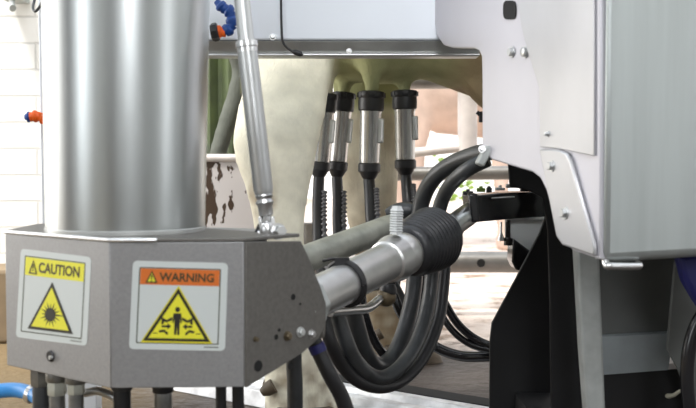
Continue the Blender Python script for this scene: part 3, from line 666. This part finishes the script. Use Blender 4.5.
def build_sticker(name, lab, fnp, corners, n, band, word, kind):
    uv, rr, poly2 = sticker(name, fnp, corners, n, None)
    s0 = poly2(rr(0, 0, 1, 1, .05, 1), .2, name, 'white_st', hb); s0['label'] = lab
    bm = B(); frame_poly(bm, rr(.07, .07, .93, .93, .012, 1), rr(.082, .082, .918, .918, .008, 1), uv, 1.2, n); obj('outline', bm, 'ink_s', s0)
    vb = .285 if kind == 'burst' else .265
    poly2([(.085, .085), (.915, .085), (.915, vb), (.085, vb)], 1.4, 'header_band', band, s0)
    inkt = 'ink_t'
    textmesh(word, 1, inkt, lambda u, v: uv(.285 + .575 * u, .125 + (vb - .165) * v, .0007), 'lettering', s0, .03)
    # small alert triangle in the band
    t0 = tri(.205, .105, vb - .02, .065); t1 = tri(.205, .105, vb - .02, .065, .014)
    bm = B(); frame_poly(bm, t0, t1, uv, 3, n); obj('alert_mark', bm, inkt, s0)
    if kind != 'burst': poly2(t1, 2.2, 'alert_face', 'yellow', s0)
    bm = B()
    for u0, v0, u1, v1 in ((.198, .155, .212, .205), (.198, .215, .212, .232)):
        prism(bm, [uv(*p, .0008) for p in ((u0, v0), (u1, v0), (u1, v1), (u0, v1))], n * .0001)
    obj('alert_stroke', bm, inkt, s0)
    top, bot, hw, cx = (.33, .885, .32, .49) if kind == 'burst' else (.30, .90, .35, .49)
    if kind != 'burst': poly2([(cx, top - .03), (cx + hw + .025, bot + .02), (cx - hw - .025, bot + .02)], 1.4, 'triangle_margin', 'yellow_d', s0)
    poly2(tri(cx, top, bot, hw), 2.2, 'triangle_border', 'ink', s0)
    poly2(tri(cx, top, bot, hw, .032), 3.4, 'triangle_face', 'yellow', s0)
    bm = B(); cy = top + (bot - top) * .66
    if kind == 'burst':
        prism(bm, [uv(cx + .075 * math.cos(a), cy + .075 * math.sin(a), .0009) for a in [math.tau * k / 20 for k in range(20)]], n * .0001)
        for k in range(16):
            a = math.tau * k / 16; L_ = .15 if k % 2 else .125; w0 = .012
            if k == 0: L_ = .22
            c_, s_ = math.cos(a), math.sin(a)
            prism(bm, [uv(cx + .06 * c_ - w0 * s_, cy + .06 * s_ + w0 * c_, .0009), uv(cx + L_ * c_, cy + L_ * s_, .0009), uv(cx + .06 * c_ + w0 * s_, cy + .06 * s_ - w0 * c_, .0009)], n * .0001)
        obj('burst_symbol', bm, 'ink', s0)
    else:
        def P(pts): prism(bm, [uv(cx + x, top + (bot - top) * y, .0009) for x, y in pts], n * .0001)
        P([(.026 * math.cos(math.tau * k / 14), .40 + .05 * math.sin(math.tau * k / 14)) for k in range(14)])
        P([(-.04, .47), (.04, .47), (.05, .64), (.035, .66), (.028, .56), (.028, .88), (.006, .88), (.0, .72), (-.006, .88), (-.028, .88), (-.028, .56), (-.035, .66), (-.05, .64)])
        for sg in (-1, 1):
            def S(pts): P([(sg * x, y) for x, y in (pts if sg > 0 else pts[::-1])])
            S([(.05, .54), (.11, .60), (.19, .52), (.195, .56), (.11, .65), (.05, .60)])
            S([(.06, .72), (.10, .66), (.10, .70), (.16, .70), (.16, .74), (.10, .74), (.10, .78)])
            S([(.09, .84), (.13, .78), (.185, .80), (.185, .84), (.13, .83), (.105, .88), (.09, .88)])
            S([(.13, .60), (.16, .585), (.165, .68), (.14, .68)])
        P([(-.25, .845), (-.20, .845), (-.20, .86), (-.25, .86)]); P([(.20, .845), (.25, .845), (.25, .86), (.20, .86)])
        obj('crushing_symbol', bm, 'ink', s0)
    poly2([(.78, .955), (.93, .955), (.93, .965), (.78, .965)], 1.2, 'small_print', 'ink_s', s0)
M['ink_t'] = mat('sticker_letter_ink', (.06, .045, .015), .5)
build_sticker('caution_sticker', 'yellow and white caution sticker with a starburst triangle', lp, [(21, 248.5), (91.5, 257), (87, 346), (16, 337)], ln, 'yellow', 'CAUTION', 'burst')
build_sticker('warning_sticker', 'orange and white warning sticker with a figure in a triangle', fp, [(133, 260.5), (228, 263), (225, 351), (129, 349)], fn_, 'orange_st', 'WARNING', 'crush')

# ================================================================== COLUMN
cc = Vector((at(126, 200, 1.175).x, 1.175, 0)); r0 = .0918
col = thing('support_column', 'wide polished stainless steel column rising from the faceted housing', 'column', z_(cc, zt + .0035))
bm = B(); lathe(bm, z_(cc, zt + .004), (.012, 0, 1), [(0, r0), (.30, r0 * 1.05), (.9, r0 * 1.08)], 96); obj('cylinder', bm, 'column', col)
bm = B(); lathe(bm, z_(cc, zt + .0038), (0, 0, 1), [(0, r0 * 1.01), (.004, r0 * 1.01), (.005, r0)], 96); obj('base_ring', bm, 'lip', col)
# post behind
px0 = at(44, 160, 1.75); pb = thing('machine_post', 'flat pale grey post behind the polished column, beside the white wall', 'post', (px0.x, 1.76, 0))
V = [at(39, -60, 1.75), at(39, 30, 1.75), at(43, 235, 1.75), at(43, 240, 1.75)]
x0 = at(41, 100, 1.75).x
bm = B(); prism(bm, [Vector((at(37.5, 0, 1.75).x, 1.75, .9)), Vector((at(43, 230, 1.75).x, 1.75, 0)), Vector((at(43, 230, 1.75).x + .09, 1.75, 0)), Vector((at(37.5, 0, 1.75).x + .10, 1.75, .9))], Vector((0, .04, 0)))
obj('upright', bm, 'beamw', pb, bevel=.002)
bm = B(); bolt(bm, at(46, 93, 1.75), (0, -1, 0), .003); obj('bolt', bm, 'lip', pb)
# black cable loop at the top of the post
bm = B(); tube(bm, [at(44, -14, 1.73), at(42, 2, 1.73), at(36, 11, 1.73), at(33, 8, 1.74), at(35, -2, 1.76), at(40, -20, 1.76)], .0024, 10)
tag(obj('cable', bm, 'rubber_g', loc=at(36, 11, 1.73)), 'thin dark cable loop bent around the top of the pale post', 'cable')
bm = B(); a = at(12, 0, 2.8); tube(bm, [at(12, -40, 2.82), at(12, 4, 2.8), at(13, 8, 2.78)], .009, 10); box(bm, at(15, -4, 2.84), (.05, .1, .03))
tag(obj('wall_hook', bm, 'strip', loc=at(12, 0, 2.85)), 'small pale bracket hanging at the top of the white block wall', 'bracket')

# jointed nozzles
def nozzle(label, joints, Y, collar, tip_dir, order):
    P = [at(x, y, Y) for x, y in joints]; t = thing('spray_nozzle', label, 'nozzle', P[0])
    for i in range(len(P) - 1):
        a_, b_ = P[i], P[i + 1]; dd = b_ - a_; L_ = dd.length; m_ = order[i]; s_ = .0085 if m_ != 'tip' else .0075
        bm = B()
        if i == len(P) - 2: lathe(bm, a_, dd, [(-.002, .006), (L_ * .2, .0095), (L_ * .45, .009), (L_ * .6, .006), (L_, .0045)], 20)
        else: lathe(bm, a_, dd, [(-.003, .007), (L_ * .15, .0105), (L_ * .4, .0105), (L_ * .6, .0075), (L_ * .95, .0085)], 20)
        obj('tip' if i == len(P) - 2 else 'joint', bm, m_, t)
    if collar:
        c = at(*collar, Y); bm = B(); lathe(bm, c, (P[0] - c), [(0, .012), (.004, .0145), (.010, .0145), (.012, .012)], 8); obj('mounting_nut', bm, 'rubber', t)
    return t
nozzle('blue jointed spray nozzle with orange base in front of the white beam', [(216, 32), (226, 32), (233, 24), (231, 12), (223, 8), (216, 1)], 1.56, (211, 33), None, ['orange', 'blue', 'blue', 'blue', 'blue'])
nozzle('orange and blue spray nozzle sticking out of the pale post', [(46, 119), (37, 116), (30, 117), (25, 117)], 1.72, None, None, ['orange', 'orange', 'blue'])
bm = B(); prism(bm, [at(38, 113, 1.71), at(47, 112, 1.71), at(47, 128, 1.71), at(43, 126, 1.71)], Vector((0, .015, 0)))
nz_ = bpy.data.objects['spray_nozzle.001']; obj('base_wedge', bm, 'orange', nz_, bevel=.001)

# ================================================================== GAS STRUT
YS = 1.135
g0 = at(238, -40, YS + .02); g1 = at(246.5, 44, YS); g2 = at(263.5, 192, YS); g3 = at(268, 232, YS)
ax = (g2 - g1).normalized()
stt = thing('gas_strut', 'slim grey gas strut slanting down to the housing in front of the leg', 'strut', g3)
bm = B(); lathe(bm, g0, g1 - g0, [(0, .0088), ((g1 - g0).length, .0092)], 28); obj('upper_rod', bm, 'strut', stt)
bm = B(); lathe(bm, g1 - ax * .004, ax, [(0, .010), (.001, .0125), (.007, .0128), (.008, .0116), (.013, .0116)], 28); obj('collar', bm, 'steel_b', stt)
L_ = (g2 - g1).length; bm = B(); lathe(bm, g1 + ax * .006, ax, [(0, .0108), (.004, .0114), (L_ - .01, .0114), (L_ - .004, .0102)], 32); obj('cylinder', bm, 'strut', stt)
bm = B(); lathe(bm, g2 + ax * .0, ax, [(0, .0085), (.004, .0105), (.008, .0085), (.012, .0105), (.016, .0085), (.026, .0082), (.028, .0055), (.036, .0055)], 24); obj('end_sleeve', bm, 'steel', stt)
for s_ in (-.007, .007):
    bm = B(); box(bm, (g3 + g2) / 2 + ax * .016 + Vector((s_, 0, 0)), (.004, .012, .022), Matrix.Rotation(-.1, 3, 'Y')); obj('clevis_cheek', bm, 'steel_b', stt, bevel=.0015)
bm = B(); bolt(bm, at(277, 231.5, YS - .012), (.5, -1, .1), .0072, .011); ball(bm, at(267, 230, YS - .004), .0085, 18, (.9, .8, 1.2)); obj('pivot_nut', bm, 'steel_b', stt)
bm = B(); lathe(bm, at(258, 234, YS), at(278, 233, YS) - at(258, 234, YS), [(0, .004), (.024, .004)], 12); obj('pivot_pin', bm, 'steel', stt)
bm = B(); prism(bm, [at(250, 242, YS + .01), at(258, 224, YS + .01), at(263, 224, YS + .01), at(263, 242, YS + .01)], Vector((0, .012, 0))); obj('foot_tab', bm, 'rubber_g', stt)

# ================================================================== ARM TUBE
a0 = at(300, 306, 1.165); a1 = at(452, 229, 1.50); ad = (a1 - a0).normalized(); LA = (a1 - a0).length
def ap(t): return a0 + (a1 - a0) * t
arm = thing('robot_arm', 'thick steel arm tube with black ribbed boot, running from housing to black bracket', 'robot arm', a0)
R_ = .0255
bm = B(); lathe(bm, a0 - ad * .01, ad, [(0, R_), (LA * .62, R_)], 48); obj('tube', bm, 'tube', arm)
def tof(px):   # fraction along the arm seen at pixel column px
    lo, hi = -.1, 1.2
    for _ in range(40):
        m_ = (lo + hi) / 2; p = ap(m_); x = 348 + 1000 * p.x / (p.y * ct - (p.z - CAMZ) * st)
        if x < px: lo = m_
        else: hi = m_
    return lo
t1 = tof(391) * LA
bm = B(); lathe(bm, a0 + ad * (t1), ad, [(-.014, R_ * 1.02), (-.012, R_ * 1.12), (0, R_ * 1.2), (.010, R_ * 1.28), (.014, R_ * 1.18), (.018, R_ * 1.02), (.024, R_ * 1.14), (.034, R_ * 1.2), (.042, R_ * 1.1)], 48); obj('flange_collar', bm, 'tube', arm)
tb0 = tof(408) * LA; tb1 = tof(440) * LA; prof = [(-.006, .026), (-.004, .033)]
n_ = 13
for k in range(n_):
    u = k / (n_ - 1); base = .0365 + .0085 * math.sin(u * math.pi * .62)
    if k > 9: base -= .003 * (k - 9)
    d0 = (tb1 - tb0) * .96 * u
    amp = .0020 if 0 < k < 11 else .001
    prof += [(d0, base - amp), (d0 + (tb1 - tb0) * .035, base + amp * .7), (d0 + (tb1 - tb0) * .055, base + amp)]
prof += [(tb1 - tb0, .034), (tb1 - tb0 + .008, .022)]
bm = B(); lathe(bm, a0 + ad * tb0, ad, prof, 56); obj('ribbed_boot', bm, 'boot', arm, sharp=80)
e0 = ap(tb1 / LA); e1 = at(478, 207.5, YA + .032)
bm = B(); lathe(bm, e0, e1 - e0, [(0, .016), (.02, .017), (.024, .0195), (.034, .0195), (.036, .017), ((e1 - e0).length, .017)], 32); obj('end_rod', bm, 'steel', arm)
# square shoulder against the housing
bm = B(); lathe(bm, a0 - ad * .016, ad, [(0, R_ * 1.25), (.034, R_ * 1.25), (.04, R_ * 1.02)], 8); obj('square_shoulder', bm, 'strip', arm, bevel=.002)
# cable tie round the tube
tt = tof(345) * LA; bm = B(); c = a0 + ad * tt; x, y = basis(ad)
tube(bm, [c + x * (R_ * 1.09) * math.cos(k * math.tau / 28) + y * (R_ * 1.09) * math.sin(k * math.tau / 28) for k in range(29)], .0042, 10, smooth=False, cap=False)
box(bm, c + y * R_ * 1.12 - ad * .002, (.018, .010, .010)); tube(bm, [c + y * R_ * 1.15, c + y * R_ * 1.2 - x * .015, c + y * R_ * 1.08 - x * .03], .002, 8)
tag(obj('cable_tie', bm, 'rubber', loc=c), 'black cable tie strapped around the thick steel arm tube', 'cable tie')
# threaded nipple standing on the collar
npx = at(396, 234, 1.34); nt_ = at(397, 206, 1.34); dn = nt_ - npx
prof = [(0, .0095)]
for k in range(9): prof += [(dn.length * (.08 + .09 * k), 0.0085), (dn.length * (.12 + .09 * k), .0105)]
prof += [(dn.length * .9, .008), (dn.length, .0068)]
bm = B(); lathe(bm, npx, dn, prof, 6); ob = obj('threaded_stud', bm, 'greypl', arm); ob['label'] = 'pale threaded stud'

# second weathered tube behind
w0 = at(285, 267, 1.40); w1 = at(398, 224, 1.62); wd = (w1 - w0)
st2 = thing('brace_tube', 'weathered greenish grey tube running behind the thick arm tube', 'tube', w0)
bm = B(); lathe(bm, w0, wd, [(0, .0205), (wd.length * .9, .0200), (wd.length * .97, .019), (wd.length, .012)], 36); obj('tube', bm, 'tube_old', st2)
bm = B(); c = at(393, 214, 1.58); tube(bm, [at(386, 214, 1.63), at(398, 211, 1.63), at(412, 211, 1.63), at(424, 216, 1.63)], lambda t: .008 + .006 * math.sin(t * 3.14), 18); obj('rubber_sleeve', bm, 'rubber_g', st2)

# linkage below
lk = thing('link_rod', 'short steel link rod with stained ball joint under the arm tube', 'link', at(385, 298, 1.5))
bm = B(); tube(bm, [at(330, 312, 1.36), at(352, 310, 1.42), at(368, 308, 1.46), at(380, 299, 1.49)], .0068, 18); obj('rod', bm, 'steel', lk)
bm = B(); ball(bm, at(386, 297, 1.5), .0155, 20, (1, 1, .95)); obj('ball_joint', bm, 'brass', lk)
bm = B(); lathe(bm, at(388, 284, 1.5), (0.0, 0, -1), [(0, .010), (.006, .013), (.014, .013), (.02, .010)], 20); obj('joint_collar', bm, 'rubber', lk)
bm = B(); lathe(bm, at(390, 286, 1.52), (0.2, 0, 1), [(0, .008), (.04, .008)], 14); obj('bracket_bar', bm, 'gloss', lk)

# ================================================================== HOSES
def hose(label, pts, rpx, m='rubber_g', group=None, glossy=None):
    P = [at(x, y, Y) for x, y, Y in pts]; Ym = sum(p[2] for p in pts) / len(pts); bm = B(); tube(bm, P, rpx / F * Ym, 22, per=10)
    o = obj('hose', bm, m, loc=P[0]); return tag(o, label, 'hose', group)
hose('upper grey hose curving from the clamp and passing behind the ribbed boot', [(488, 152, 1.47), (474, 155, 1.50), (452, 164, 1.54), (434, 178, 1.57), (423, 198, 1.60), (418, 225, 1.61), (416, 260, 1.61), (412, 300, 1.60), (402, 338, 1.57), (390, 360, 1.54), (376, 366, 1.51), (365, 352, 1.48), (357, 328, 1.46), (351, 300, 1.45)], 8.6)
hose('lower grey hose leaving the clamp just inside the upper one', [(488, 159, 1.46), (470, 168, 1.47), (454, 181, 1.50), (443, 198, 1.54), (436, 225, 1.555), (433, 260, 1.56), (429, 300, 1.55), (420, 335, 1.52), (405, 362, 1.48), (386, 377, 1.45), (370, 375, 1.43), (355, 360, 1.41), (345, 338, 1.40), (337, 312, 1.40), (334, 290, 1.40)], 7.6)
hose('outermost black hose making the largest loop below the arm', [(450, 222, 1.60), (446, 250, 1.60), (443, 290, 1.59), (438, 322, 1.57), (424, 356, 1.53), (404, 379, 1.49), (382, 387, 1.45), (360, 382, 1.42), (343, 366, 1.40), (331, 343, 1.38), (324, 318, 1.38), (321, 295, 1.38)], 6.5, 'rubber')
hose('slim black hose threading through the middle of the loops', [(426, 240, 1.66), (423, 300, 1.655), (413, 338, 1.63), (399, 357, 1.60), (384, 354, 1.57), (372, 336, 1.55), (364, 312, 1.53), (361, 290, 1.53)], 4.5, 'gloss')
hose('thin black hose swinging to the guard plate, upper one', [(436, 285, 1.78), (446, 305, 1.78), (458, 324, 1.78), (474, 338, 1.78), (492, 346, 1.77), (515, 350, 1.76)], 4.2, 'gloss')
hose('thin black hose hugging the underside of the upper swinging one', [(430, 288, 1.8), (440, 312, 1.8), (454, 332, 1.79), (472, 345, 1.78), (495, 351, 1.77), (515, 354, 1.76)], 3.6, 'gloss')
hose('thin black hose swinging low to the guard plate', [(417, 240, 1.655), (398, 270, 1.75), (396, 300, 1.82), (412, 328, 1.84), (436, 347, 1.83), (462, 356, 1.82), (492, 356, 1.8), (515, 355, 1.8)], 5.5, 'gloss')
hose('grey corrugated hose beside the ball joint', [(392, 278, 1.72), (400, 292, 1.72), (409, 312, 1.72), (421, 334, 1.72), (436, 346, 1.74)], 3.2)
hose('dark hose with a blue band dropping from the housing', [(309, 328, 1.20), (318, 350, 1.20), (330, 375, 1.20), (343, 400, 1.21), (356, 440, 1.22)], 7.8, 'rubber')
c0 = at(315.5, 344, 1.199); c1 = at(319, 352, 1.199); bm = B(); lathe(bm, c0, c1 - c0, [(0, .0104), ((c1 - c0).length, .0104)], 24)
o = bpy.data.objects['hose.011'] if 'hose.011' in bpy.data.objects else None
hh = [x for x in bpy.data.objects if x.get('label', '').startswith('dark hose with a blue band')][0]
obj('blue_band', bm, 'navy', hh)
hose('dark straight hose standing behind the corner of the housing', [(294, 335, 1.27), (294, 365, 1.27), (295, 392, 1.27), (295, 470, 1.27)], 8, 'rubber_g')
hose('thin black hose below the housing corner between sticker face and drilled plate', [(238, 370, 1.15), (238, 395, 1.15), (239, 440, 1.15)], 6, 'rubber')
hose('black hose below the warning sticker', [(221, 370, 1.15), (221, 395, 1.15), (221, 440, 1.15)], 5.5, 'rubber')
bh = hose('light blue hose entering from the side below the caution sticker', [(-40, 396, 1.28), (-10, 392, 1.27), (15, 390, 1.26), (32, 394, 1.24), (42, 400, 1.22)], 7.5, 'bluehose')
bm = B(); k0_ = at(28, 393, 1.243); lathe(bm, k0_, at(36, 396, 1.24) - k0_, [(0, .0108), (.001, .0118), (.007, .0118), (.008, .0108)], 24); obj('hose_clip', bm, 'steel_b', bh)
# hose clamp at the panel corner
bm = B(); c = at(484, 156, 1.44); box(bm, c, (.012, .03, .030), Matrix.Rotation(.5, 3, 'Y')); hc = obj('hose_clamp', bm, 'strip', bevel=.003, loc=c); tag(hc, 'grey clamp holding two hoses at the lower corner of the white panel', 'clamp')
bm = B(); bolt(bm, at(482, 149, 1.425), (0, -1, .2), .004); obj('clamp_bolt', bm, 'steel', hc)
# small black latch on belly side
bm = B(); box(bm, at(482.5, 117, 1.5), (.010, .01, .016)); tube(bm, [at(482.5, 117, 1.5), at(477, 112, 1.5)], .003, 8); tag(obj('latch', bm, 'rubber', loc=at(482.5, 117, 1.5)), 'tiny black latch at the edge of the white panel', 'latch')

# ================================================================== FITTINGS UNDER THE HOUSING
def fitting(label, px, py, Y, segs, mats):
    p = at(px, py, Y); t = thing('pipe_fitting', label, 'fitting', p); z = 0
    p.z = zb
    for i, (L2, r2, sides) in enumerate(segs):
        bm = B(); lathe(bm, p + Vector((0, 0, -z)), (0, 0, -1), [(0, r2 * .95), (L2 * .1, r2), (L2 * .9, r2), (L2, r2 * .95)], sides); obj(('nut', 'stem', 'socket')[i % 3], bm, mats[i % len(mats)], t); z += L2
fitting('dark hose union below the caution sticker corner', 41, 378, 1.16, [(.022, .012, 6), (.05, .010, 20), (.03, .013, 20)], ['lipd', 'rubber_g'])
fitting('steel pipe fitting with hexagon nut below the caution sticker', 57, 380, 1.14, [(.012, .013, 24), (.016, .011, 6), (.05, .009, 20)], ['lipd', 'tube_old', 'lipd'])
fitting('second steel pipe fitting close beside the ridge of the housing', 76, 384, 1.12, [(.010, .012, 24), (.012, .010, 6), (.05, .0085, 20)], ['lipd', 'tube_old', 'lipd'])
fitting('dark cable gland beneath the warning sticker', 122, 388, 1.13, [(.008, .015, 6), (.012, .012, 20), (.03, .010, 20)], ['rubber', 'rubber_g'])
fitting('steel cable gland beneath the middle of the warning sticker', 163, 388, 1.12, [(.008, .015, 6), (.012, .012, 20), (.03, .010, 20)], ['lipd', 'rubber'])
bm = B(); tube(bm, [at(85, 393, 1.16), at(98, 391, 1.15), at(112, 396, 1.14), at(125, 404, 1.13)], .005, 14); tag(obj('elbow_pipe', bm, 'steel_b', loc=at(98, 391, 1.15)), 'small bright elbow pipe under the ridge of the housing', 'pipe')
